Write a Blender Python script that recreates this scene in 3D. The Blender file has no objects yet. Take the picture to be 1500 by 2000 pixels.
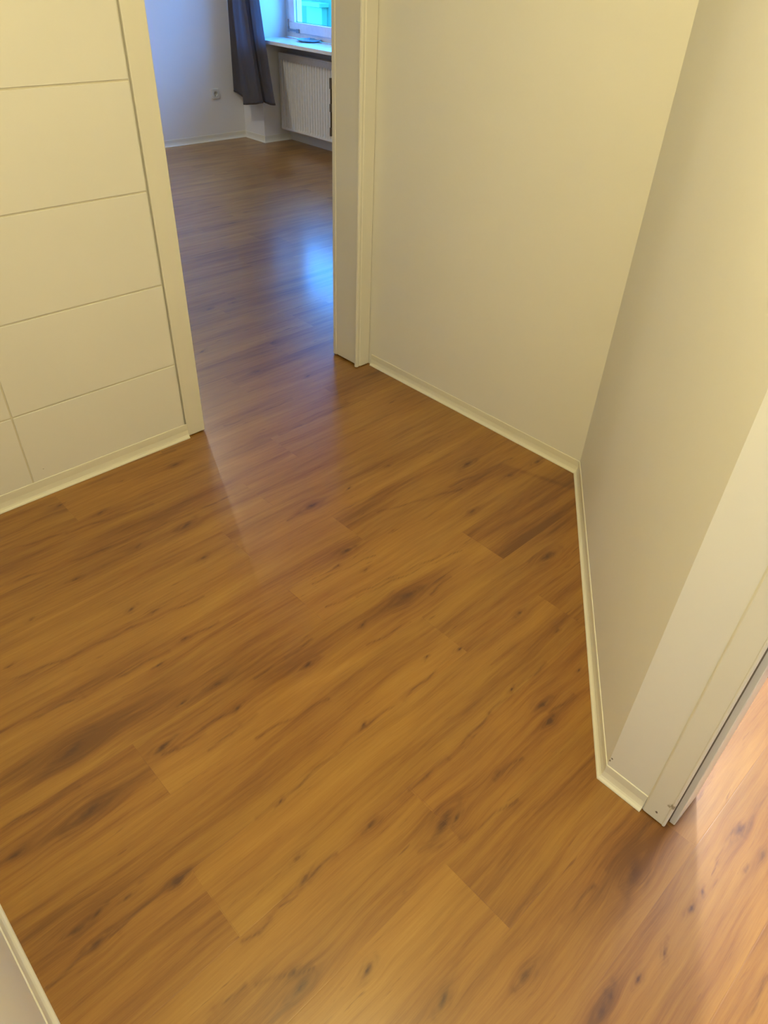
import bpy, math
import numpy as np
from mathutils import Matrix

C = bpy.context.scene.collection
SC = bpy.context.scene

# ------------------------------------------------------------------ camera
HC = 1.54
F_PX = 1376.3                                   # focal length in pixels of the 1500x2000 frame
cam_d = bpy.data.cameras.new('camera')
cam = bpy.data.objects.new('camera', cam_d)
C.objects.link(cam)
cam_d.sensor_fit = 'HORIZONTAL'
cam_d.sensor_width = 36.0
cam_d.lens = F_PX * 36.0 / 1500.0
cam_d.clip_start = 0.02
cam_d.clip_end = 200
R3 = ((0.72333495, -0.4096248, 0.55587234),
      (-0.68941233, -0.47354251, 0.54814973),
      (0.03869346, -0.77972111, -0.62493024))
cam.matrix_world = Matrix([[r[0], -r[1], -r[2], t] for r, t in zip(R3, (0.0, 0.0, HC))] + [[0, 0, 0, 1]])
SC.camera = cam

# ------------------------------------------------------------------ exposure, sky, lamps
SC.view_settings.view_transform = 'Standard'
SC.view_settings.look = 'None'
SC.view_settings.gamma = 1.0
SC.view_settings.use_curve_mapping = False
SC.view_settings.exposure = 0.0

world = bpy.data.worlds.new('world')
SC.world = world
world.use_nodes = True
bgn = world.node_tree.nodes['Background']
bgn.inputs[0].default_value = (0.045, 0.30, 0.95, 1)     # daylight as a camera balanced for the warm lamp sees it
bgn.inputs[1].default_value = 27.0

def lamp(name, loc, power, color, radius):
    d = bpy.data.lights.new(name, 'POINT')
    d.energy = power
    d.color = color
    d.shadow_soft_size = radius
    o = bpy.data.objects.new(name, d)
    o.location = loc
    C.objects.link(o)
    return o

lamp('hallway_lamp_light', (0.44, 0.50, 2.40), 46, (1.0, 0.84, 0.37), 0.10)
lamp('side_room_lamp_light', (2.75, 0.92, 2.15), 205, (0.97, 0.96, 1.0), 0.08)
lamp('far_room_lamp_light', (2.5, 5.35, 2.30), 36, (1.0, 0.96, 0.82), 0.035)

def area(name, loc, rot, sx, sy, power, color, portal=False):
    d = bpy.data.lights.new(name, 'AREA')
    d.shape = 'RECTANGLE'
    d.size, d.size_y = sx, sy
    d.energy = power
    d.color = color
    if portal:
        d.cycles.is_portal = True
    o = bpy.data.objects.new(name, d)
    o.location = loc
    o.rotation_euler = rot
    C.objects.link(o)
    return o

# added area light from behind left, neutral tint on the pier; no doorway built
area('rear_fill_light', (-0.10, -0.95, 1.15), (0, math.radians(-90), 0), 1.6, 0.6, 4.5, (0.45, 0.76, 1.0))

# ------------------------------------------------------------------ helpers
def tag(o, label=None, cat=None, group=None, kind=None):
    if label: o['label'] = label
    if cat: o['category'] = cat
    if group: o['group'] = group
    if kind: o['kind'] = kind
    return o

class MB:
    """collects vertices and faces of one mesh object"""
    def __init__(s):
        s.v, s.f = [], []
    def add(s, vs, fs):
        b = len(s.v)
        s.v += [tuple(p) for p in vs]
        s.f += [tuple(b + i for i in f) for f in fs]
        return s
    def box(s, x0, x1, y0, y1, z0, z1):
        vs = [(x, y, z) for z in (z0, z1) for y in (y0, y1) for x in (x0, x1)]
        return s.add(vs, [(0, 2, 3, 1), (4, 5, 7, 6), (0, 1, 5, 4), (2, 6, 7, 3), (0, 4, 6, 2), (1, 3, 7, 5)])
    def prism(s, pts, z0, z1):
        """polygon in plan (counter-clockwise), extruded up"""
        n = len(pts)
        vs = [(p[0], p[1], z0) for p in pts] + [(p[0], p[1], z1) for p in pts]
        fs = [tuple(reversed(range(n))), tuple(range(n, 2 * n))]
        fs += [(i, (i + 1) % n, n + (i + 1) % n, n + i) for i in range(n)]
        return s.add(vs, fs)
    def ring(s, rows, close_u=True, cap0=False, cap1=False):
        """skin between successive rings of equal length"""
        n = len(rows[0])
        vs = [p for r in rows for p in r]
        fs = []
        for j in range(len(rows) - 1):
            for i in range(n if close_u else n - 1):
                a, b = j * n + i, j * n + (i + 1) % n
                fs.append((a, b, b + n, a + n))
        if cap0: fs.append(tuple(reversed(range(n))))
        if cap1: fs.append(tuple(range((len(rows) - 1) * n, len(rows) * n)))
        return s.add(vs, fs)
    def lathe(s, prof, c, axis='z', n=32):
        """prof: (radius, height) pairs about an axis through c"""
        rows = []
        for r, h in prof:
            row = []
            for i in range(n):
                a = 2 * math.pi * i / n
                p = (r * math.cos(a), r * math.sin(a), h)
                if axis == 'x': p = (p[2], p[0], p[1])
                if axis == 'y': p = (p[1], p[2], p[0])
                row.append((c[0] + p[0], c[1] + p[1], c[2] + p[2]))
            rows.append(row)
        return s.ring(rows, True, True, True)
    def build(s, name, mat, parent=None, bevel=0.0, smooth=False, seg=2):
        me = bpy.data.meshes.new(name)
        me.from_pydata(s.v, [], s.f)
        me.update()
        o = bpy.data.objects.new(name, me)
        C.objects.link(o)
        me.materials.append(mat)
        if smooth:
            me.polygons.foreach_set('use_smooth', [True] * len(me.polygons))
        if bevel:
            m = o.modifiers.new('bevel', 'BEVEL')
            m.width = bevel; m.segments = seg; m.limit_method = 'ANGLE'; m.angle_limit = math.radians(40)
            m.harden_normals = False
        if parent: o.parent = parent
        return o

def empty(name, loc=(0, 0, 0)):
    o = bpy.data.objects.new(name, None)
    o.location = loc
    o.empty_display_size = 0.1
    C.objects.link(o)
    bpy.context.view_layer.update()
    return o

def adopt(root, *obs):
    """parent world-space meshes to a root that stands elsewhere"""
    for o in obs:
        o.parent = root
        o.matrix_parent_inverse = Matrix.Translation(root.location).inverted()
    return obs

# ------------------------------------------------------------------ materials
def new_mat(name):
    m = bpy.data.materials.new(name)
    m.use_nodes = True
    nt = m.node_tree
    return m, nt, nt.nodes['Principled BSDF']

class N:
    def __init__(s, nt): s.nt = nt
    def node(s, t, **kw):
        n = s.nt.nodes.new(t)
        for k, v in kw.items(): setattr(n, k, v)
        return n
    def put(s, sock, v):
        if isinstance(v, bpy.types.NodeSocket): s.nt.links.new(v, sock)
        elif v is not None: sock.default_value = v
    def m(s, op, a, b=None, c=None, clamp=False):
        n = s.node('ShaderNodeMath', operation=op, use_clamp=clamp)
        s.put(n.inputs[0], a); s.put(n.inputs[1], b)
        if c is not None: s.put(n.inputs[2], c)
        return n.outputs[0]
    def comb(s, x, y, z):
        n = s.node('ShaderNodeCombineXYZ')
        s.put(n.inputs[0], x); s.put(n.inputs[1], y); s.put(n.inputs[2], z)
        return n.outputs[0]
    def noise(s, vec, scale=1.0, detail=3.0, rough=0.5, dist=0.0):
        n = s.node('ShaderNodeTexNoise')
        s.put(n.inputs['Vector'], vec)
        n.inputs['Scale'].default_value = scale; n.inputs['Detail'].default_value = detail
        n.inputs['Roughness'].default_value = rough; n.inputs['Distortion'].default_value = dist
        return n.outputs[0]
    def attr(s, name):
        return s.node('ShaderNodeAttribute', attribute_name=name).outputs['Fac']
    def rng(s, v, a, b, c=0.0, d=1.0, smooth=False):
        n = s.node('ShaderNodeMapRange', interpolation_type='SMOOTHSTEP' if smooth else 'LINEAR')
        s.put(n.inputs['Value'], v)
        for k, x in zip(('From Min', 'From Max', 'To Min', 'To Max'), (a, b, c, d)): n.inputs[k].default_value = x
        return n.outputs[0]
    def mix(s, f, a, b, mode='MIX'):
        n = s.node('ShaderNodeMix', data_type='RGBA', blend_type=mode)
        s.put(n.inputs[0], f)
        s.put(n.inputs[6], a if isinstance(a, bpy.types.NodeSocket) else (*a, 1))
        s.put(n.inputs[7], b if isinstance(b, bpy.types.NodeSocket) else (*b, 1))
        return n.outputs[2]

def paint(name, col, rough=0.5, bump=0.15, scale=60.0, spots=(), spec=0.4):
    m, nt, b = new_mat(name)
    n = N(nt)
    pos = n.node('ShaderNodeNewGeometry').outputs['Position']
    mot = n.noise(pos, 1.7, 3)
    colr = n.mix(n.rng(mot, 0.3, 0.7), tuple(c * 0.975 for c in col), tuple(min(1, c * 1.015) for c in col))
    for (p, r, sc) in spots:                     # small scuffs and chips in the paint
        d = n.node('ShaderNodeVectorMath', operation='DISTANCE')
        nt.links.new(pos, d.inputs[0]); d.inputs[1].default_value = p
        wob = n.m('ADD', d.outputs['Value'], n.m('MULTIPLY', n.m('SUBTRACT', n.noise(pos, 250, 2), 0.5), r * 1.2))
        colr = n.mix(n.rng(wob, r * 0.6, r, 1, 0), colr, sc)
    nt.links.new(colr, b.inputs['Base Color'])
    b.inputs['Roughness'].default_value = rough
    b.inputs['Specular IOR Level'].default_value = spec
    if bump:
        bp = n.node('ShaderNodeBump')
        bp.inputs['Strength'].default_value = bump
        bp.inputs['Distance'].default_value = 0.002
        nt.links.new(n.noise(pos, scale, 3), bp.inputs['Height'])
        nt.links.new(bp.outputs[0], b.inputs['Normal'])
    return m

def plain(name, col, rough=0.5, metal=0.0, spec=0.5):
    m, nt, b = new_mat(name)
    n = N(nt)
    pos = n.node('ShaderNodeNewGeometry').outputs['Position']
    c = n.mix(n.rng(n.noise(pos, 30, 2), 0.35, 0.65), tuple(x * 0.95 for x in col), col)
    nt.links.new(c, b.inputs['Base Color'])
    b.inputs['Roughness'].default_value = rough
    b.inputs['Metallic'].default_value = metal
    b.inputs['Specular IOR Level'].default_value = spec
    return m

CHIP = (0.16, 0.12, 0.09)
WHITE = (0.80, 0.79, 0.77)
M_WALL = paint('wall_paint', WHITE, 0.55, 0.12, 45)
M_PIER = paint('scuffed_wall_paint', WHITE, 0.55, 0.10, 45, spots=[
    ((1.064, 0.266, 0.072), 0.004, CHIP), ((1.064, 0.262, 0.083), 0.003, CHIP)])
M_TILE = paint('painted_panel', WHITE, 0.42, 0.06, 25, spots=[
    ((0.560, 2.199, 0.098), 0.0035, CHIP), ((0.545, 2.199, 0.112), 0.0025, CHIP), ((0.455, 2.199, 0.125), 0.0022, CHIP),
    ((0.433, 2.199, 0.070), 0.0025, CHIP), ((0.550, 2.199, 0.125), 0.002, CHIP)])
M_GROUT = paint('painted_joint', (0.70, 0.66, 0.56), 0.6, 0.1, 80)
M_FRAME = paint('frame_gloss_paint', (0.78, 0.76, 0.70), 0.32, 0.05, 20)
M_FRAME2 = paint('side_frame_gloss_paint', (0.78, 0.76, 0.71), 0.32, 0.05, 20, spots=[
    ((1.059, 0.104, 0.085), 0.009, (0.36, 0.31, 0.25)), ((1.059, 0.112, 0.078), 0.005, (0.42, 0.37, 0.30)),
    ((1.059, 0.128, 0.030), 0.004, CHIP)])
M_SKIRT = paint('skirting_plastic', (0.79, 0.77, 0.68), 0.4, 0.0)
M_CEIL = paint('ceiling_paint', (0.82, 0.81, 0.79), 0.7, 0.1, 50)
M_DARK = plain('dark_gap', (0.05, 0.035, 0.025), 0.8)
M_STEEL = plain('dull_steel', (0.17, 0.15, 0.14), 0.5, 0.7)
M_PLASTIC = plain('white_plastic', (0.82, 0.82, 0.80), 0.3)
M_RAD = plain('radiator_enamel', (0.80, 0.79, 0.76), 0.3)
M_UPVC = plain('window_plastic', (0.82, 0.83, 0.84), 0.28)
M_SILL = plain('sill_stone', (0.72, 0.74, 0.76), 0.25)
M_FACADE = paint('facade_render', (0.05, 0.13, 0.07), 0.8, 0.3, 30)
M_FACADE_TRIM = paint('facade_trim', (0.12, 0.27, 0.15), 0.7, 0.0)

def floor_material():
    m, nt, b = new_mat('oak_vinyl_planks')
    n = N(nt)
    pos = n.node('ShaderNodeNewGeometry').outputs['Position']
    sep = n.node('ShaderNodeSeparateXYZ'); nt.links.new(pos, sep.inputs[0])
    x, y = sep.outputs[0], sep.outputs[1]
    pl = n.attr('plank'); tone = n.attr('tone'); mark = n.attr('mark'); warp = n.attr('warp'); pt = n.attr('ptone')
    # every plank reads its own stretch of wood
    u = n.m('ADD', x, n.m('MULTIPLY', pl, 61.0))
    wav = n.noise(n.comb(n.m('MULTIPLY', u, 1.6), n.m('MULTIPLY', y, 3.0), pl), 1.0, 2)
    v = n.m('ADD', n.m('ADD', y, warp), n.m('MULTIPLY', n.m('SUBTRACT', wav, 0.5), 0.045))
    z = n.m('MULTIPLY', pl, 17.0)
    def g(su, sv, det=3.0, ro=0.5, dist=0.0):
        return n.noise(n.comb(n.m('MULTIPLY', u, su), n.m('MULTIPLY', v, sv), z), 1.0, det, ro, dist)
    cloud = g(1.1, 9.0, 3)
    broad = g(2.2, 30.0, 4, 0.55)
    mid = g(5.0, 95.0, 4, 0.6)
    fine = g(14.0, 420.0, 3, 0.6)
    pores = g(28.0, 700.0, 2, 0.5)
    slit = g(9.0, 70.0, 3, 0.55, 0.3)
    f = n.m('MULTIPLY', n.m('SUBTRACT', cloud, 0.5), 1.25)
    f = n.m('ADD', f, n.m('MULTIPLY', n.m('SUBTRACT', broad, 0.5), 0.95))
    f = n.m('ADD', f, n.m('MULTIPLY', n.m('SUBTRACT', mid, 0.5), 0.70))
    f = n.m('ADD', f, n.m('MULTIPLY', n.m('SUBTRACT', fine, 0.5), 0.42))
    f = n.m('ADD', f, n.m('MULTIPLY', n.m('SUBTRACT', pores, 0.5), 0.12))
    f = n.m('ADD', f, n.m('MULTIPLY', n.m('SUBTRACT', pt, 0.5), 0.24))
    f = n.m('ADD', f, n.m('MULTIPLY', tone, 0.42))
    f = n.m('ADD', f, 0.54, clamp=True)
    cr = n.node('ShaderNodeValToRGB')
    e = cr.color_ramp.elements
    e[0].position = 0.0; e[0].color = (0.144, 0.050, 0.0076, 1)
    e[1].position = 1.0; e[1].color = (0.391, 0.202, 0.0386, 1)
    for p_, c_ in ((0.25, (0.213, 0.083, 0.0137)), (0.5, (0.287, 0.126, 0.0213)), (0.75, (0.342, 0.163, 0.0281))):
        q = e.new(p_); q.color = (*c_, 1)
    nt.links.new(f, cr.inputs[0])
    col = cr.outputs[0]
    # cloudy drift between red and yellow brown
    hue = n.rng(g(1.4, 7.0, 2), 0.35, 0.65)
    col = n.mix(n.m('MULTIPLY', hue, 0.35), col, (0.90, 1.04, 1.0), 'MULTIPLY')
    # short dark slits in the grain
    sl = n.rng(slit, 0.665, 0.76, 0, 0.62)
    col = n.mix(sl, col, (0.13, 0.045, 0.013))
    # knots and cracks
    mk = n.m('MULTIPLY', mark, n.rng(n.noise(n.comb(n.m('MULTIPLY', x, 45.0), n.m('MULTIPLY', v, 160.0), 0.0), 1.0, 3), 0.25, 0.6, 0.45, 1.0), clamp=True)
    col = n.mix(mk, col, (0.080, 0.024, 0.008))
    # plank edges: hairline joints
    fr = n.m('FRACT', n.m('DIVIDE', n.m('SUBTRACT', y, 0.0289 - 0.178 * 20), 0.178))
    ed = n.m('MULTIPLY', n.m('MINIMUM', fr, n.m('SUBTRACT', 1.0, fr)), 0.178)
    seam = n.rng(ed, 0.0004, 0.0014, 1, 0)
    js = n.rng(n.m('ABSOLUTE', n.attr('jx')), 0.0004, 0.0014, 1, 0)
    sm = n.m('MAXIMUM', seam, js)
    edn = n.rng(n.noise(n.comb(n.m('MULTIPLY', x, 5.0), n.m('MULTIPLY', y, 9.0), 3.0), 1.0, 2), 0.42, 0.66, 0.0, 0.42)
    col = n.mix(n.m('MULTIPLY', sm, edn), col, (0.17, 0.07, 0.03))
    nt.links.new(col, b.inputs['Base Color'])
    rgh = n.rng(n.noise(n.comb(n.m('MULTIPLY', x, 5.0), n.m('MULTIPLY', y, 60.0), 0.0), 1.0, 2), 0.3, 0.7, 0.34, 0.42)
    nt.links.new(rgh, b.inputs['Roughness'])
    b.inputs['Specular IOR Level'].default_value = 0.55
    b.inputs['Coat Weight'].default_value = 0.42
    b.inputs['Coat Roughness'].default_value = 0.17
    h = n.m('MULTIPLY', n.noise(n.comb(n.m('MULTIPLY', x, 14.0), n.m('MULTIPLY', y, 400.0), 0.0), 1.0, 2), 0.5)
    h = n.m('SUBTRACT', h, n.m('MULTIPLY', sm, 1.2))
    h = n.m('ADD', h, n.m('MULTIPLY', n.noise(pos, 6.0, 2), 0.8))
    bp = n.node('ShaderNodeBump')
    bp.inputs['Strength'].default_value = 0.16
    bp.inputs['Distance'].default_value = 0.0006
    nt.links.new(h, bp.inputs['Height'])
    nt.links.new(bp.outputs[0], b.inputs['Normal'])
    return m
M_FLOOR = floor_material()

def glass_material():
    m, nt, b = new_mat('window_glass')
    nt.nodes.remove(b)
    n = N(nt)
    tr = n.node('ShaderNodeBsdfTransparent'); tr.inputs[0].default_value = (0.94, 0.97, 0.96, 1)
    gl = n.node('ShaderNodeBsdfGlossy'); gl.inputs['Roughness'].default_value = 0.02
    lw = n.node('ShaderNodeLayerWeight'); lw.inputs[0].default_value = 0.5
    fz = n.m('ADD', 0.04, n.m('MULTIPLY', n.m('POWER', lw.outputs['Facing'], 5.0), 0.9))
    mx = n.node('ShaderNodeMixShader')
    nt.links.new(fz, mx.inputs[0]); nt.links.new(tr.outputs[0], mx.inputs[1]); nt.links.new(gl.outputs[0], mx.inputs[2])
    nt.links.new(mx.outputs[0], nt.nodes['Material Output'].inputs[0])
    return m
M_GLASS = glass_material()

def curtain_material():
    m, nt, b = new_mat('grey_curtain_cloth')
    n = N(nt)
    pos = n.node('ShaderNodeNewGeometry').outputs['Position']
    w = n.noise(pos, 350, 2)
    c = n.mix(n.rng(w, 0.3, 0.7), (0.110, 0.097, 0.105), (0.155, 0.138, 0.150))
    nt.links.new(c, b.inputs['Base Color'])
    b.inputs['Roughness'].default_value = 0.75
    b.inputs['Sheen Weight'].default_value = 0.15
    tl = n.node('ShaderNodeBsdfTranslucent'); tl.inputs[0].default_value = (0.42, 0.41, 0.46, 1)
    mx = n.node('ShaderNodeMixShader'); mx.inputs[0].default_value = 0.5
    nt.links.new(b.outputs[0], mx.inputs[1]); nt.links.new(tl.outputs[0], mx.inputs[2])
    nt.links.new(mx.outputs[0], nt.nodes['Material Output'].inputs[0])
    return m
M_CURTAIN = curtain_material()

# ------------------------------------------------------------------ floor
KNOTS = [ (1.814, 1.354, 3.0), (2.037, 1.186, 2.0), (1.885, 1.200, 1.5), (1.579, 1.545, 1.2), (1.370, 1.535, 1.2), (1.200, 1.543, 3.0), (0.820, 1.735, 2.5), (0.776, 1.560, 1.5), (1.135, 1.286, 2.4), (1.122, 1.178, 1.0), (1.612, 1.149, 2.0), (1.622, 0.830, 3.5), (1.142, 1.010, 3.4), (0.959, 1.011, 1.2), (0.749, 1.005, 1.4), (0.528, 1.014, 1.4), (1.343, 0.735, 1.5), (1.373, 0.617, 1.0), (1.103, 0.762, 1.3), (1.012, 0.804, 1.0), (1.103, 0.575, 1.0), (0.737, 0.760, 1.2), (1.129, 0.489, 2.4), (1.098, 0.445, 1.6), (0.328, 1.041, 2.2), (0.550, 1.306, 1.2), (0.453, 1.271, 1.2), (0.642, 1.743, 1.0), (0.430, 1.731, 1.5), (0.497, 1.507, 1.6), (0.171, 1.180, 3.6), (0.124, 1.006, 3.2), (0.750, 1.002, 1.0), (0.533, 1.113, 1.4), (0.437, 1.122, 1.2), (0.576, 0.556, 1.6), (0.701, 0.450, 3.6), (0.727, 0.436, 1.4), (0.882, 0.441, 1.2), (1.098, 0.448, 1.2), (0.264, 0.415, 2.4), (0.373, 0.349, 1.8), (0.440, 0.215, 1.8), (0.586, 0.134, 2.0), (0.456, 0.737, 1.0), (0.198, 0.739, 1.6), (0.263, 0.443, 1.0), (0.385, 0.563, 1.4), (0.403, 0.609, 1.2), (0.928, 0.096, 4.0), (0.993, -0.028, 1.0), (0.942, -0.028, 1.3), (0.743, -0.020, 1.2), (0.646, -0.000, 2.0), (0.831, -0.030, 1.3), (1.183, -0.022, 2.0), (1.106, -0.071, 0.9), (1.167, -0.083, 1.2), (0.680, 0.002, 1.4), (0.975, 2.069, 1.8), (0.550, 2.108, 1.4), (0.633, 1.981, 1.5), (0.774, 2.101, 0.9), (0.039, 0.794, 1.4), (-0.002, 0.792, 1.8), (0.012, 0.743, 2.0), (0.098, 0.781, 0.9), (0.189, 0.742, 1.5), (-0.031, 1.020, 2.0), (1.635, 2.480, 1.6), (1.794, 2.298, 1.8), (1.561, 2.809, 1.4), (1.878, 2.675, 1.6), (1.855, 3.213, 1.5), (2.006, 3.207, 1.2), (2.448, 3.976, 1.4), (2.801, 4.377, 1.6), (3.015, 4.535, 1.4), (2.903, 4.757, 1.6), (3.512, 5.364, 1.6), (3.381, 5.574, 1.2), (2.702, 4.932, 1.3), (0.538, 1.454, 1.0), (1.293, 0.490, 0.8), (0.157, 1.531, 1.0), (0.264, 1.657, 0.8), (1.070, 1.249, 1.0) ]
STREAKS = [ (((0.408, 0.963), (0.472, 0.959), (0.506, 0.968), (0.551, 0.965)), 1.4), (((0.223, 0.550), (0.257, 0.546), (0.286, 0.551), (0.340, 0.562), (0.393, 0.562), (0.476, 0.559)), 2.2), (((0.101, 0.484), (0.117, 0.491), (0.184, 0.490)), 1.6), (((0.393, 0.745), (0.464, 0.738), (0.635, 0.749), (0.736, 0.756), (0.863, 0.747), (1.104, 0.763)), 1.8), (((0.696, 0.556), (0.753, 0.557), (0.827, 0.551), (0.911, 0.557), (1.002, 0.566), (1.096, 0.568)), 1.8), (((0.620, 1.062), (0.717, 1.065), (0.815, 1.064)), 0.9), (((1.091, 1.536), (1.145, 1.534)), 1.3), (((1.894, 2.752), (2.077, 2.753)), 3.0), (((2.104, 2.938), (2.233, 2.940), (2.441, 2.948)), 2.2), (((2.489, 3.325), (2.790, 3.320)), 1.5), (((1.265, 2.178), (1.471, 2.170), (1.610, 2.178)), 2.0), (((1.392, 1.981), (1.503, 1.983), (1.677, 1.987), (1.849, 1.973)), 2.0), (((1.333, -0.024), (1.180, -0.032), (1.074, -0.020)), 1.6), (((1.201, -0.014), (1.082, -0.013)), 1.0), (((0.933, -0.194), (0.824, -0.194)), 1.2), (((1.245, 0.566), (1.112, 0.569), (0.998, 0.567)), 1.6), (((1.218, 0.452), (1.122, 0.459)), 2.5), (((0.318, 1.022), (0.350, 1.012), (0.424, 1.003)), 2.5), (((0.341, 1.020), (0.436, 1.022), (0.523, 1.015)), 1.3), (((0.737, 1.012), (0.793, 1.002)), 1.4), (((1.200, 0.968), (1.306, 0.979)), 1.5), (((0.012, 0.743), (0.056, 0.739), (0.189, 0.742)), 2.0), (((-0.089, 0.735), (0.012, 0.743)), 1.8), (((0.137, 1.079), (-0.035, 1.097)), 1.5), (((0.199, 0.473), (0.263, 0.443), (0.295, 0.424)), 2.0), (((0.867, 0.441), (0.961, 0.429)), 1.0), (((0.612, 0.442), (0.695, 0.444)), 1.3), (((0.251, 1.848), (0.551, 1.799), (1.039, 1.772)), 2.5), (((0.307, 1.997), (0.505, 1.957), (0.793, 1.906)), 1.5), (((0.114, 1.490), (0.264, 1.458), (0.465, 1.440), (0.683, 1.410)), 1.5), (((0.058, 1.343), (0.253, 1.311), (0.497, 1.298)), 3.0), (((0.548, 1.302), (0.654, 1.298)), 1.5), (((1.028, 1.105), (1.422, 1.038)), 1.0), (((0.931, 1.134), (1.352, 1.066)), 1.2), (((1.660, 1.299), (1.982, 1.266)), 1.2), (((1.356, 1.363), (1.677, 1.264)), 1.5), (((0.958, 1.240), (1.189, 1.209)), 1.0), (((0.922, 0.944), (1.071, 0.928)), 1.0), (((0.513, 0.912), (0.718, 0.881)), 1.8), (((0.832, 2.200), (1.023, 2.149)), 1.5), (((0.877, 0.138), (1.104, 0.120)), 1.5), (((0.723, 0.141), (0.831, 0.137)), 1.5), (((0.696, 0.396), (0.866, 0.371)), 1.5) ]
BANDS = [ (((0.263, 1.881), (0.648, 1.850), (1.015, 1.832)), 0.035, -0.60), (((0.058, 1.343), (0.318, 1.330), (0.579, 1.300)), 0.040, -0.50), (((1.625, 1.268), (1.926, 1.222), (1.996, 1.011)), 0.040, -0.60), (((1.432, 0.916), (1.682, 0.898), (1.870, 0.880)), 0.050, -0.70), (((1.147, 0.644), (1.364, 0.627), (1.509, 0.636)), 0.030, -0.30), (((0.888, 1.130), (1.209, 1.065), (1.529, 0.996)), 0.030, 0.50), (((0.509, 0.996), (0.863, 0.922), (1.222, 0.862)), 0.020, 0.35), (((0.171, 1.638), (0.378, 1.610), (0.619, 1.598)), 0.040, 0.30), (((0.063, 1.173), (0.180, 1.157), (0.409, 1.149)), 0.040, -0.35), (((0.479, 0.341), (0.720, 0.342), (0.990, 0.328)), 0.040, 0.00), (((0.311, 0.459), (0.580, 0.441), (0.870, 0.420)), 0.030, 0.40), (((-0.141, 0.818), (-0.033, 0.841), (0.068, 0.827)), 0.040, -0.50), (((0.691, 0.731), (1.062, 0.720), (1.290, 0.720)), 0.030, -0.25), (((0.909, 0.123), (1.022, 0.113), (1.061, 0.109)), 0.050, -0.40) ]
PW, PY0, PLEN = 0.178, 0.0289, 1.22
JOINTS = {-1: 0.42, 0: 1.075, 1: 0.633, 2: 1.92, 3: 0.226, 4: 1.110, 5: 0.279, 6: 0.885, 7: 1.219, 8: 0.888, 9: 1.100, 10: 1.355,
          11: 1.78, 12: 2.20, 13: 1.5, 14: 1.86, 15: 2.15, 16: 2.40, 17: 1.9, 18: 2.05, 19: 2.72}
PTONE = {(9, -1): 0.62, (9, 0): 0.38, (8, 0): 0.95, (8, -1): 0.45, (10, -1): 0.6, (10, 0): 0.5, (7, -1): 0.7, (7, 0): 0.5, (6, 0): 0.75, (6, -1): 0.5,
         (5, 0): 0.85, (5, -1): 0.25, (5, 1): 0.15, (4, -1): 0.75, (4, 0): 0.45, (3, 0): 0.75, (3, -1): 0.35, (2, -1): 0.65,
         (1, -1): 0.75, (1, 0): 0.5, (0, -1): 0.7, (0, 0): 0.75, (12, -1): 0.4, (11, -1): 0.45}

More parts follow.
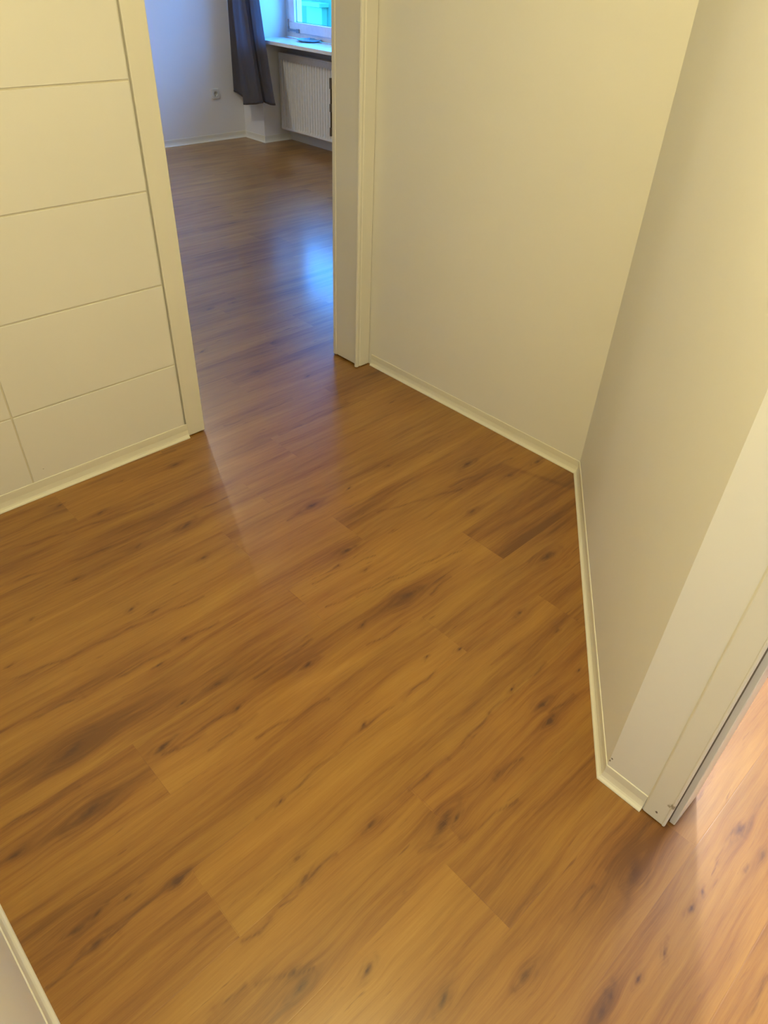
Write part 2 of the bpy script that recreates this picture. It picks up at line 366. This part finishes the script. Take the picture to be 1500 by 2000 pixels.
def build_floor():
    xs = np.concatenate([np.arange(-0.5, -0.16, 0.03), np.arange(-0.16, 2.32, 0.008), np.arange(2.32, 5.06, 0.03)])
    ys = [np.arange(-2.7, -0.32, 0.0445)]
    for k in range(-2, 38):                       # grid rows fall on the plank edges
        n = 44 if k < 13 else 22
        y0 = PY0 + PW * k
        ys.append(y0 + np.arange(n) * PW / n)
    ys[0] = ys[0][ys[0] < ys[1][0] - 0.01]
    ys = np.concatenate(ys); ys = ys[ys < 6.75]
    X, Y = np.meshgrid(xs, ys)                    # [iy, ix]
    ny, nx = X.shape
    co = np.zeros((ny * nx, 3), np.float32)
    co[:, 0] = X.ravel(); co[:, 1] = Y.ravel()
    warp = np.zeros_like(X); mark = np.zeros_like(X); tone = np.zeros_like(X)
    rs = np.random.RandomState(4)
    for (kx, ky, s) in KNOTS:
        a = 0.0042 * s * (1.5 if ky > 2.4 else 1.0)
        dx = (X - kx) / (a * (1.7 + 0.5 * rs.rand())); dy = (Y - ky + (X - kx) * rs.uniform(-0.35, 0.15)) / (a * 0.85)
        r = np.sqrt(dx * dx + dy * dy)
        mark += 0.95 * np.exp(-np.power(r, 2.2))
        mark += 0.30 * np.exp(-((r - 2.1) / 0.45) ** 2) * (0.5 + 0.5 * np.sin(3 * np.arctan2(dy, dx) + kx * 40))
        mark += 0.45 * np.exp(-(dy * 2.2) ** 2) * np.exp(-np.abs(dx) / 2.8) * (np.sign(dx) * rs.choice([-1, 1]) * 0.5 + 0.5)
        tone -= 0.55 * min(1, s / 3) * np.exp(-((X - kx) / (a * 8)) ** 2 - ((Y - ky) / (a * 2.6)) ** 2)
        d = (Y - ky)
        warp -= np.sign(d) * a * 1.5 * np.exp(-((X - kx) / (a * 4.5)) ** 2) * np.exp(-np.abs(d) / (a * 2.8)) * (1 - np.exp(-np.abs(d) / 0.003))
    for pts, w in STREAKS:
        ww = 0.00085 * w * (1.6 if pts[0][1] > 2.4 else 1.0)
        for (p, q) in zip(pts[:-1], pts[1:]):
            p, q = np.array(p), np.array(q)
            if p[0] > q[0]: p, q = q, p
            m = (X > p[0] - 0.004) & (X <= q[0] + 0.004)
            t = np.clip((X[m] - p[0]) / max(1e-5, q[0] - p[0]), 0, 1)
            yc = p[1] + t * (q[1] - p[1]) + 0.003 * np.sin(X[m] * 55 + w)
            amp = 0.55 + 0.30 * np.sin(X[m] * 31 + w * 9) + 0.15 * np.sin(X[m] * 83 + 5 * w)
            mark[m] = np.maximum(mark[m], 0.80 * amp * np.exp(-((Y[m] - yc) / (ww + 0.0012)) ** 2))
            tone[m] -= 0.22 * np.exp(-((Y[m] - yc) / (ww * 5 + 0.004)) ** 2)
    for pts, w, v in BANDS:
        px = [p[0] for p in pts]; py = [p[1] for p in pts]
        yc = np.interp(X, px, py) + 0.008 * np.sin(X * 9 + w * 99)
        ln = px[-1] - px[0]
        ends = 1 / (1 + np.exp(-(X - px[0] + ln * 0.05) / 0.05)) / (1 + np.exp((X - px[-1] - ln * 0.05) / 0.05))
        tone += 1.3 * v * ends * np.exp(-((Y - yc) / w) ** 2)
    # faces, one plank number each
    cx = (X[:-1, :-1] + X[1:, 1:]) / 2; cy = (Y[:-1, :-1] + Y[1:, 1:]) / 2
    k = np.floor((cy - PY0) / PW).astype(int)
    rr = np.random.RandomState(11)
    kk = list(range(k.min(), k.max() + 1))
    J = np.array([JOINTS.get(i, rr.rand() * PLEN) for i in kk])[k - kk[0]]
    pn = np.floor((cx - J) / PLEN).astype(int)
    h = np.sin(k * 127.1 + pn * 311.7 + 3.3) * 43758.5453; h = h - np.floor(h)
    pt = 0.5 + (np.modf(h * 7.31)[0] - 0.5) * 0.8
    for (a, b_), v in PTONE.items():
        pt[(k == a) & (pn == b_)] = v
    idx = np.arange(ny * nx).reshape(ny, nx)
    F = np.stack([idx[:-1, :-1], idx[:-1, 1:], idx[1:, 1:], idx[1:, :-1]], -1).reshape(-1, 4)
    me = bpy.data.meshes.new('floor')
    nf = len(F)
    me.vertices.add(len(co)); me.vertices.foreach_set('co', co.ravel())
    me.loops.add(nf * 4); me.loops.foreach_set('vertex_index', F.ravel().astype(np.int32))
    me.polygons.add(nf); me.polygons.foreach_set('loop_start', np.arange(0, nf * 4, 4, dtype=np.int32))
    me.update(calc_edges=True)
    for nm, dat in (('warp', warp), ('mark', mark), ('tone', tone)):
        a = me.attributes.new(nm, 'FLOAT', 'POINT'); a.data.foreach_set('value', dat.ravel().astype(np.float32))
    for nm, dat in (('plank', h), ('ptone', pt)):
        a = me.attributes.new(nm, 'FLOAT', 'FACE'); a.data.foreach_set('value', dat.ravel().astype(np.float32))
    near = J.ravel() + np.round((cx.ravel() - J.ravel()) / PLEN) * PLEN
    jx = co[F.ravel(), 0].reshape(-1, 4) - near[:, None]
    a = me.attributes.new('jx', 'FLOAT', 'CORNER'); a.data.foreach_set('value', jx.ravel().astype(np.float32))
    me.materials.append(M_FLOOR)
    o = bpy.data.objects.new('floor', me); C.objects.link(o)
    return tag(o, 'oak look plank floor running through the hallway and both rooms', 'floor', kind='structure')
build_floor()

# ------------------------------------------------------------------ room shell
def structure(name, mb, mat, label, cat='wall', bevel=0.0):
    return tag(mb.build(name, mat, bevel=bevel), label, cat, kind='structure')

ZT = 2.5
structure('ceiling', MB().box(-0.5, 5.05, -2.7, 6.83, ZT, ZT + 0.1), M_CEIL, 'flat white ceiling over the hallway and rooms', 'ceiling')

# wall beside the doorway, clad with large painted panels
YA = 2.207
a = structure('wall_panelled', MB().box(-0.30, 1.103, YA - 0.0015, 2.40, 0, ZT), M_GROUT, 'cream painted wall of large flat panels with thin grooves, left of the doorway')
tiles = MB()
zs = [0.004, 0.316, 0.613, 0.913, 1.214, 1.515, 1.816, 2.117, 2.418, 2.5]
xs_ = [-0.086, 0.515, 1.105]
G = 0.0026
for z0, z1 in zip(zs[:-1], zs[1:]):
    for x0, x1 in zip(xs_[:-1], xs_[1:]):
        tiles.box(x0 + G, x1 - G, YA - 0.005, YA + 0.006, z0 + G, z1 - G)
t_ = tiles.build('panel_cladding', M_TILE, a, bevel=0.0015)

structure('wall_above_doorway', MB().box(1.103, 2.095, 2.215, 2.40, 2.06, ZT), M_WALL, 'white wall over the doorway to the far room')

# wall right of the doorway, the slanted wall and the short pier beside the side doorway
OFF = 0.014                                        # skirting depth
XB = 2.080 + OFF
P1 = np.array((2.080, 1.046)); P2 = np.array((1.050, 0.273))
d = (P2 - P1) / np.linalg.norm(P2 - P1); nC = np.array((-0.6, 0.8)); nC -= d * (nC @ d); nC /= np.linalg.norm(nC)
XD = 1.050 + OFF
def on_line(x): # slanted wall face at given x
    p = P1 - nC * OFF
    return p[1] + (x - p[0]) * d[1] / d[0]
YC1, YC2 = on_line(XB), on_line(XD)
structure('wall_right', MB().box(XB, 2.25, YC1 - 0.0, 2.217, 0, ZT), M_WALL, 'plain white hallway wall right of the far doorway')
structure('wall_slanted', MB().prism([(XB, YC1), (XD, YC2), (1.150, 0.300), (2.250, YC1 - 0.02)], 0, ZT), M_WALL, 'white slanted wall between hallway corner and the side doorway')
structure('wall_pier', MB().prism([(XD, YC2), (XD, 0.1495), (1.189, 0.1495), (1.189, 0.318), (1.150, 0.300)], 0, ZT), M_PIER, 'narrow scuffed strip of wall beside the side doorway')
structure('wall_hall_left', MB().box(-0.30, -0.108, -1.6, YA, 0, ZT), M_WALL, 'white hallway wall along the left of the camera')
structure('wall_hall_rear', MB().box(-0.30, 1.19, -1.75, -1.6, 0, ZT), M_WALL, 'white wall closing the hallway behind the camera')
structure('wall_side_doorway', MB().box(XD, 1.189, -1.6, -0.80, 0, ZT).box(XD, 1.189, -0.80, 0.150, 2.06, ZT), M_WALL, 'white wall around the side doorway')
# side room
structure('wall_side_room', MB().box(4.5, 4.65, -2.6, 2.215, 0, ZT).box(1.19, 4.5, -2.7, -2.6, 0, ZT).box(1.04, 1.19, -2.7, -1.75, 0, ZT),
          M_WALL, 'white walls of the bright side room')
# far room
structure('wall_far_room_near', MB().box(XB, 5.05, 2.217, 2.40, 0, ZT).box(-0.5, -0.30, 2.2, 2.40, 0, ZT), M_WALL, 'white wall of the far room on the hallway side')
structure('wall_far_room_left', MB().box(-0.65, -0.5, 2.2, 6.83, 0, ZT), M_WALL, 'white left wall of the far room')
structure('wall_far_room_back', MB().box(-0.5, 5.05, 6.63, 6.83, 0, ZT), M_WALL, 'white back wall of the far room with one wall socket')
structure('wall_window_pier', MB().box(4.484, 5.05, 6.304, 6.63, 0, 0.82).box(4.484, 5.05, 6.39, 6.63, 0.82, ZT), M_WALL, 'white pier between the back wall and the far window')
structure('wall_radiator_recess', MB().box(4.795, 5.05, 3.60, 6.304, 0, 0.82), M_WALL, 'white wall of the recess behind the radiator')
structure('wall_window_side', MB().box(4.484, 5.05, 2.40, 3.60, 0, ZT), M_WALL, 'white wall on the near side of the far window')
structure('wall_above_window', MB().box(4.484, 5.05, 3.60, 6.39, 2.20, ZT), M_WALL, 'white wall above the far window')

# ------------------------------------------------------------------ skirting
PROF = [(0.0, 0.0), (0.0140, 0.0), (0.0142, 0.0012), (0.0125, 0.0045), (0.0085, 0.0080), (0.0055, 0.0125), (0.0042, 0.018),
        (0.0025, 0.028), (0.0028, 0.046), (0.0025, 0.0520), (0.0014, 0.0529), (0.0, 0.053)]
def skirting(name, pts, label, ends=(None, None), hs=1.0):
    """profile swept along wall faces pts[1:-1]; pts[0] and pts[-1] only give the mitre directions (None = square end).
    The room lies to the left of the walking direction."""
    mb = MB()
    P = [np.array(p, float) for p in pts]
    def nrm(a, b):
        t = (b - a) / np.linalg.norm(b - a)
        return np.array((-t[1], t[0]))
    rows = []
    full = ([ends[0]] if ends[0] is not None else [None]) + P + ([ends[1]] if ends[1] is not None else [None])
    for i in range(1, len(full) - 1):
        a_, b_, c_ = full[i - 1], full[i], full[i + 1]
        if a_ is None: mi = nrm(b_, np.array(c_, float))
        elif c_ is None: mi = nrm(np.array(a_, float), b_)
        else:
            n1, n2 = nrm(np.array(a_, float), b_), nrm(b_, np.array(c_, float))
            mi = n1 + n2; mi = mi / (mi @ n1)
        rows.append([(b_[0] + mi[0] * o, b_[1] + mi[1] * o, 0.0005 + z * hs) for o, z in PROF])
    mb.ring(rows, True, True, True)
    return tag(mb.build(name, M_SKIRT), label, 'skirting', kind='structure')

skirting('baseboard_left', [(1.112, YA - 0.005), (-0.108, YA - 0.005)], 'cream skirting under the panelled wall', ends=(None, (-0.108, 0.0)), hs=1.13)
pB1, pC1, pC2 = (XB, 2.196), (XB, YC1), (XD, YC2)
skirting('baseboard_right', [pC1, pB1], 'cream skirting along the plain wall right of the far doorway', ends=(pC2, None))
skirting('baseboard_slanted', [pC2, pC1], 'cream skirting along the slanted wall', ends=((XD, 0.15), pB1))
skirting('baseboard_pier', [(XD, 0.1582), pC2], 'short cream skirting beside the side doorway', ends=(None, pC1))
skirting('baseboard_hall_left', [(-0.108, YA - 0.005), (-0.108, -1.6)], 'cream skirting at the bottom left beside the camera', ends=((1.1, YA - 0.005), None), hs=1.1)
skirting('baseboard_far_back', [(4.484, 6.63), (-0.5, 6.63)], 'white skirting along the far room back wall', ends=((4.484, 6.304), None), hs=1.1)
skirting('baseboard_far_pier', [(4.795, 6.304), (4.484, 6.304), (4.484, 6.63)], 'white skirting around the pier below the curtain', ends=(None, (-0.5, 6.63)), hs=1.1)

# ------------------------------------------------------------------ far doorway: frame
dr = empty('door_1', (1.60, 2.30, 0))
tag(dr, 'cream painted door frame between hallway and far room, no door leaf in it', 'door frame', kind='structure')
ZB = 0.004
# left side
lj = MB().box(1.105, 1.186, 2.216, 2.405, ZB, 2.05).build('jamb', M_FRAME, bevel=0.002)
la = MB().box(1.111, 1.1875, 2.2005, 2.216, ZB, 2.12).build('architrave', M_FRAME, bevel=0.003)
# right side: casing profile in plan with a rolled inner edge
ya = 2.213
prof = [(2.0925, 2.2165), (2.0925, ya + 0.002), (2.0905, ya), (2.036, ya), (2.0335, ya + 0.003), (2.030, ya + 0.0035), (2.027, ya + 0.0005), (2.021, ya - 0.0005),
        (2.0145, ya + 0.002), (2.0125, ya + 0.007), (2.0125, ya + 0.013), (2.028, ya + 0.013)]
def prof_ccw(p):
    s = sum(p[i][0] * p[(i + 1) % len(p)][1] - p[(i + 1) % len(p)][0] * p[i][1] for i in range(len(p)))
    return p if s > 0 else p[::-1]
ra = MB().prism(prof_ccw(prof), ZB, 2.12).build('architrave', M_FRAME)
rj = MB().box(2.0275, 2.094, ya + 0.0125, 2.380, ZB + 0.004, 2.05).box(2.0245, 2.094, 2.372, 2.392, ZB + 0.002, 2.05).box(2.036, 2.094, 2.380, 2.402, ZB, 2.05).build('jamb', M_FRAME, bevel=0.002)
hd = MB().box(1.105, 2.094, 2.216, 2.402, 2.02, 2.06).build('head_jamb', M_FRAME, bevel=0.002)
ha = MB().box(1.111, 2.0925, 2.2035, 2.216, 2.025, 2.12).build('head_architrave', M_FRAME, bevel=0.003)
adopt(dr, lj, la, ra, rj, hd, ha)
# lock strike plate with its two openings
sp = MB()
sx0, sx1, sy = 2.0215, 2.0255, 2.399
za, zb = 0.944, 1.143
cuts = [(za + 0.030, za + 0.085), (za + 0.112, za + 0.163)]
zz = [za] + [c for p in cuts for c in p] + [zb]
for i in range(0, len(zz), 2):
    sp.box(sx0, sx1 + 0.012, sy - 0.006, sy + 0.003, zz[i], zz[i + 1])
spo = sp.build('strike_plate', M_STEEL)
spd = MB().box(sx0 + 0.003, sx1 + 0.012, sy - 0.004, sy + 0.001, za + 0.002, zb - 0.002).build('latch_opening', M_DARK)
adopt(dr, spo)
spd.parent = spo
tag(spo, 'dark steel strike plate')

# ------------------------------------------------------------------ side doorway: frame with seal groove
d2 = empty('door_2', (1.12, 0.10, 0))
tag(d2, 'cream painted frame of the side doorway at the lower right', 'door frame', kind='structure')
XF = 1.0595
pf = [(XF + 0.0042, 0.1580), (XF + 0.001, 0.1552), (XF, 0.1530), (XF, 0.1070), (XF - 0.0014, 0.1060), (XF - 0.0018, 0.1040), (XF - 0.0006, 0.1008), (XF + 0.0035, 0.0998), (XF + 0.006, 0.1015), (XF + 0.007, 0.1150),
      (XF + 0.0340, 0.1150), (XF + 0.0340, 0.0985), (XF + 0.0200, 0.0985), (XF + 0.0200, 0.0875), (XF + 0.0220, 0.0860), (1.1870, 0.0860), (1.1890, 0.0880), (1.1890, 0.1490), (XF + 0.0060, 0.1490), (XF + 0.0060, 0.1580)]
fr = MB().prism(prof_ccw(pf), ZB, 2.05).build('jamb', M_FRAME2)
pm = [(x, -0.65 - (y - 0.0)) for x, y in pf]
fr2 = MB().prism(prof_ccw(pm), ZB, 2.05).build('jamb', M_FRAME)
fh = MB().box(XF, 1.189, -0.80, 0.150, 2.05, 2.10).build('head_jamb', M_FRAME)
seal = MB().box(XF + 0.0230, XF + 0.0338, 0.0990, 0.1148, ZB + 0.002, 2.04).build('door_seal', plain('seal_rubber', (0.45, 0.40, 0.32), 0.7))
gap = MB().box(XF + 0.004, 1.185, 0.1180, 0.148, 0.0005, ZB + 0.001).build('floor_gap', M_DARK)
adopt(d2, fr, fr2, fh, seal, gap)

# ------------------------------------------------------------------ far room: window
w = empty('window_1', (4.89, 5.72, 0.85))
tag(w, 'white framed window above the radiator in the far room', 'window', kind='structure')
def rect_frame(mb, x0, x1, ya_, yb, za_, zb_, wd, wb=None):
    wb = wd if wb is None else wb
    mb.box(x0, x1, ya_, yb, za_, za_ + wb); mb.box(x0, x1, ya_, yb, zb_ - wd, zb_)
    mb.box(x0, x1, ya_, ya_ + wd, za_ + wb, zb_ - wd); mb.box(x0, x1, yb - wd, yb, za_ + wb, zb_ - wd)
    return mb
fo = rect_frame(MB(), 4.862, 4.93, 3.60, 6.39, 0.851, 2.20, 0.068, 0.052)
fo.box(4.862, 4.93, 5.44, 5.50, 0.90, 2.14).box(4.862, 4.93, 4.55, 4.61, 0.90, 2.14)
fo = fo.build('window_frame', M_UPVC, bevel=0.003)
sashes = []
adopt(w, fo)
for ya_, yb in ((5.475, 6.330), (4.585, 5.465), (3.66, 4.575)):
    s_ = rect_frame(MB(), 4.848, 4.905, ya_, yb, 0.892, 2.145, 0.080).build('window_sash', M_UPVC, bevel=0.004)
    adopt(w, s_)
    g_ = MB().box(4.880, 4.886, ya_ + 0.078, yb - 0.078, 0.970, 2.067).build('pane', M_GLASS)
    g_.parent = s_
    gs = rect_frame(MB(), 4.874, 4.879, ya_ + 0.076, yb - 0.076, 0.968, 2.069, 0.008).build('glazing_gasket', plain('gasket_rubber', (0.10, 0.12, 0.13), 0.6)) if not sashes else None
    if gs: gs.parent = s_
    sashes.append(s_)
sh_ = MB()  # unseen slats added outside to cut the upper daylight and its floor reflection
for i in range(14):
    z0 = 1.62 + i * 0.042
    sh_.prism([(4.965, z0), (4.972, z0), (4.978, z0 + 0.02), (4.972, z0 + 0.040), (4.965, z0 + 0.040)], 3.61, 6.38)
sh_.v = [(x, z, y) for x, y, z in sh_.v]
sh_.box(4.960, 4.980, 3.61, 6.38, 1.608, 1.625)
sho = sh_.build('light_block_slats', M_UPVC)
adopt(w, sho)
hg = MB()
hg.lathe([(0.0, 0), (0.006, 0), (0.006, 0.055), (0.0, 0.056)], (4.842, 6.333, 0.935), 'z', 16)
hg.lathe([(0.0, 0), (0.009, 0), (0.009, 0.022), (0.0, 0.023)], (4.842, 6.333, 0.893), 'z', 16)
hg.box(4.840, 4.848, 6.180, 6.330, 0.900, 0.918)
hg.box(4.836, 4.848, 6.175, 6.215, 0.892, 0.922)
hg.box(4.838, 4.848, 6.325, 6.345, 0.915, 0.935)
hgo = hg.build('hinge', plain('hinge_metal', (0.32, 0.34, 0.38), 0.35, 0.6), bevel=0.0015)
adopt(w, hgo)
tag(hgo, 'grey metal hinge')

sill = MB().box(4.470, 4.866, 3.61, 6.389, 0.822, 0.850).build('window_sill', M_SILL, bevel=0.003)
tag(sill, 'pale stone window sill above the radiator', 'window sill', kind='structure')
sill.name = 'trim_1'

# neighbouring house seen through the glass
nh = empty('neighbouring_house', (8.2, 9.0, -1.5))
tag(nh, 'pale rendered house wall seen through the far window', 'building')
nw = MB().box(8.0, 8.4, 3.0, 16.0, -1.5, 1.9).build('wall', M_FACADE)
np_ = MB().box(7.90, 8.02, 9.545, 9.89, -1.45, 0.835).build('pilaster', M_FACADE_TRIM, bevel=0.01)
nc = MB().box(7.82, 8.02, 9.50, 9.93, 0.835, 0.885).build('capstone', M_FACADE_TRIM, bevel=0.005)
ne = MB().box(7.93, 8.02, 10.235, 10.275, -1.45, 1.8).build('downpipe', M_FACADE_TRIM, bevel=0.01)
adopt(nh, nw, np_, nc, ne)
tag(MB().box(5.06, 14.0, 0.0, 18.0, -1.6, -1.5).build('ground', M_FACADE), 'paved yard below the far window', 'ground', kind='structure')

# ------------------------------------------------------------------ far room: radiator
r = empty('radiator', (4.71, 5.76, 0.10))
tag(r, 'white ribbed panel radiator below the far window', 'radiator')
RY0, RY1, RZ0, RZ1, RX = 5.22, 6.268, 0.108, 0.742, 4.662
pb = MB()
rows = []
ys_, dep = [], []
n_rib = 27
pitch = (RY1 - RY0 - 0.05) / n_rib
yy = RY1 - 0.025
prof_r = [(0, 0.0), (0.22, 0.0), (0.36, 0.011), (0.62, 0.011), (0.78, 0.0)]
pts_r = [(RY1, 0.004), (RY1 - 0.004, 0.0)]
for i in range(n_rib):
    for t, dd in prof_r:
        pts_r.append((yy - (i + t) * pitch, dd))
pts_r += [(yy - n_rib * pitch, 0), (RY0 + 0.004, 0.0), (RY0, 0.004)]
zr = [(RZ0, 0.0, 0.010), (RZ0 + 0.010, 0.0, 0.0), (RZ0 + 0.026, 0.0, 0), (RZ0 + 0.040, 1.0, 0), (RZ1 - 0.062, 1.0, 0), (RZ1 - 0.048, 0.0, 0), (RZ1 - 0.008, 0.0, 0.0), (RZ1, 0.0, 0.008)]
rows = [[(RX + dd * k_ + o_, y_, z_) for y_, dd in pts_r] for z_, k_, o_ in zr]
pb.ring(rows, False)
nfr = len(pts_r)
pb.box(RX + 0.0125, RX + 0.016, RY0 + 0.002, RY1 - 0.002, RZ0 + 0.003, RZ1 - 0.003)
front = pb.build('front_panel', M_RAD)
back = MB().box(RX + 0.072, RX + 0.082, RY0 + 0.01, RY1 - 0.01, RZ0 + 0.005, RZ1 - 0.005).build('back_panel', M_RAD, bevel=0.003)
grl = MB().box(RX + 0.004, RX + 0.086, RY0, RY1, RZ1 - 0.003, RZ1 + 0.002)
gr = MB()
for i in range(50):
    y0 = RY0 + 0.01 + i * 0.0206
    gr.box(RX + 0.014, RX + 0.076, y0, y0 + 0.011, RZ1 - 0.004, RZ1 + 0.003)
gr.box(RX + 0.002, RX + 0.014, RY0, RY1, RZ1 - 0.006, RZ1 + 0.003).box(RX + 0.076, RX + 0.086, RY0, RY1, RZ1 - 0.006, RZ1 + 0.003)
gr = gr.build('top_grille', M_RAD)
fins = MB()
for i in range(40):
    y0 = RY0 + 0.03 + i * 0.0255
    fins.box(RX + 0.016, RX + 0.072, y0, y0 + 0.0015, RZ0 + 0.03, RZ1 - 0.03)
fins = fins.build('fins', M_RAD)
side = []
for y0, y1 in ((RY0 - 0.001, RY0 + 0.003), (RY1 - 0.003, RY1 + 0.001)):
    side.append(MB().box(RX + 0.004, RX + 0.086, y0, y1, RZ0 + 0.004, RZ1 + 0.001).build('side_cover', M_RAD))
brk = [MB().box(RX + 0.082, 4.7945, y0, y0 + 0.03, RZ0 + 0.10, RZ1 - 0.08).build('bracket', M_RAD) for y0 in (5.38, 6.08)]
adopt(r, front, back, gr, fins, *side, *brk)

# ------------------------------------------------------------------ far room: curtain
def curtain():
    top, bot = 2.499, 0.0
    # plan positions of the folds at the hem and at the top: (y, x, z of hem)
    hem = [(6.618, 4.372, 0.405), (6.60, 4.395, 0.392), (6.55, 4.408, 0.375), (6.50, 4.412, 0.362), (6.44, 4.410, 0.352), (6.400, 4.395, 0.350),
           (6.405, 4.370, 0.335), (6.435, 4.350, 0.322), (6.42, 4.338, 0.322), (6.36, 4.334, 0.330), (6.31, 4.342, 0.338), (6.26, 4.334, 0.346), (6.20, 4.336, 0.356), (6.150, 4.345, 0.368),
           (6.135, 4.372, 0.372), (6.175, 4.400, 0.372), (6.170, 4.425, 0.362), (6.11, 4.428, 0.356), (6.06, 4.418, 0.360), (6.025, 4.424, 0.364), (5.985, 4.402, 0.372)]
    n = len(hem)
    ytop = np.interp(np.linspace(0, 1, n), [0, 0.25, 0.36, 0.66, 0.74, 1], [6.60, 6.50, 6.50, 6.275, 6.31, 6.155])
    # dense resample of the hem polyline
    H = np.array(hem)
    t = np.linspace(0, n - 1, 160)
    i0 = np.minimum(t.astype(int), n - 2); fr_ = (t - i0)
    fs = fr_ * fr_ * (3 - 2 * fr_) * 0.2 + fr_ * 0.8
    Hs = H[i0] * (1 - fs[:, None]) + H[i0 + 1] * fs[:, None]
    yt = np.interp(t, np.arange(n), ytop)
    rows = []
    nz = 60
    for j in range(nz + 1):
        s = j / nz
        row = []
        for q in range(len(t)):
            zb_ = Hs[q, 2]
            z = zb_ + (top - zb_) * s
            h01 = min(1.0, max(0.0, (z - 0.35) / 0.80))         # reaches the gathered width by 1.15 m
            k_ = h01 ** 0.85
            y = Hs[q, 0] * (1 - k_) + yt[q] * k_
            x = Hs[q, 1] + 0.006 * math.sin(q * 0.23 + 2.0 * s) * (0.3 + 0.7 * s)
            row.append((x, y, z))
        rows.append(row)
    mb = MB().ring(rows, False)
    o = mb.build('curtain', M_CURTAIN, smooth=True)
    sd = o.modifiers.new('cloth', 'SOLIDIFY'); sd.thickness = 0.0012; sd.offset = 0
    # hem band
    hm = MB()
    r0 = []
    r1 = []
    for q in range(len(t)):
        x, y, z = rows[0][q]
        x1, y1, z1 = rows[1][q]
        k_ = 0.016 / max(1e-6, (z1 - z))
        r0.append((x - 0.0012, y, z - 0.0005)); r1.append((x - 0.0012 + (x1 - x) * k_, y + (y1 - y) * k_, z + 0.016))
    h = hm.ring([r0, r1], False).build('hem', plain('dark_hem_cloth', (0.055, 0.045, 0.05), 0.8), smooth=True)
    sd = h.modifiers.new('cloth', 'SOLIDIFY'); sd.thickness = 0.0022; sd.offset = 0
    h.parent = o
    return tag(o, 'dark grey curtain hanging in folds left of the far window', 'curtain')
curtain()

# ------------------------------------------------------------------ far room: wall socket
so = empty('wall_socket', (4.170, 6.63, 0.398))
tag(so, 'square white wall socket low on the far room back wall', 'socket')
fp = MB()
pr = []
for (hw, dep_) in ((0.0405, 0.0), (0.0405, -0.010), (0.0385, -0.0125), (0.028, -0.0130)):
    row = []
    for i in range(48):
        a_ = 2 * math.pi * i / 48
        c_, s__ = math.cos(a_), math.sin(a_)
        e_ = 14 if dep_ > -0.0129 else 4
        rr_ = hw / ((abs(c_) ** e_ + abs(s__) ** e_) ** (1 / e_))
        row.append((4.170 + rr_ * c_, 6.63 + dep_, 0.398 + rr_ * s__))
    pr.append(row)
for rad, dep_ in ((0.0225, -0.0135), (0.0205, -0.0130), (0.0195, 0.0)):
    pr.append([(4.170 + rad * math.cos(2 * math.pi * i / 48), 6.63 + dep_, 0.398 + rad * math.sin(2 * math.pi * i / 48)) for i in range(48)])
fpo = fp.ring([list(reversed(r_)) for r_ in pr], True).build('cover_plate', plain('aged_white_plastic', (0.66, 0.66, 0.64), 0.35))
ins = MB().lathe([(0.0, 0), (0.0196, 0), (0.0196, 0.0012), (0.0, 0.0013)], (4.170, 6.6277, 0.398), 'y', 40).build('socket_insert', plain('socket_insert_plastic', (0.55, 0.55, 0.53), 0.4))
holes = [MB().lathe([(0.0, 0), (0.0027, 0), (0.0027, 0.001), (0.0, 0.0011)], (4.170 + dx_, 6.6270, 0.398), 'y', 14).build('pin_hole', M_DARK) for dx_ in (-0.0095, 0.0095)]
clips = [MB().box(4.167, 4.173, 6.6215, 6.6275, 0.398 + s_ * 0.0165 - 0.0015, 0.398 + s_ * 0.0165 + 0.0015).build('earth_clip', M_STEEL) for s_ in (-1, 1)]
adopt(so, fpo, ins)
for o_ in holes + clips:
    o_.parent = ins
    o_.matrix_parent_inverse = Matrix.Translation((0, 0, 0))

# ------------------------------------------------------------------ far room: dish on the sill
ds = empty('dish', (4.765, 5.935, 0.850))
tag(ds, 'round flat blue dish lying on the pale window sill', 'dish')
m_blue = plain('blue_glaze', (0.16, 0.50, 0.78), 0.12)
bowl = MB().lathe([(0.0, 0.000), (0.070, 0.000), (0.088, 0.004), (0.108, 0.014), (0.111, 0.019), (0.108, 0.020), (0.101, 0.015), (0.084, 0.008), (0.066, 0.0055), (0.0, 0.005)],
                  (4.765, 5.935, 0.8505), 'z', 56).build('bowl', m_blue, smooth=True)
grip = MB().lathe([(0.0, 0.0), (0.022, 0.0), (0.018, 0.004), (0.007, 0.008), (0.006, 0.018), (0.010, 0.022), (0.010, 0.026), (0.0, 0.028)],
                  (4.765, 5.935, 0.855), 'z', 24).build('knob', m_blue, smooth=True)
adopt(ds, bowl, grip)
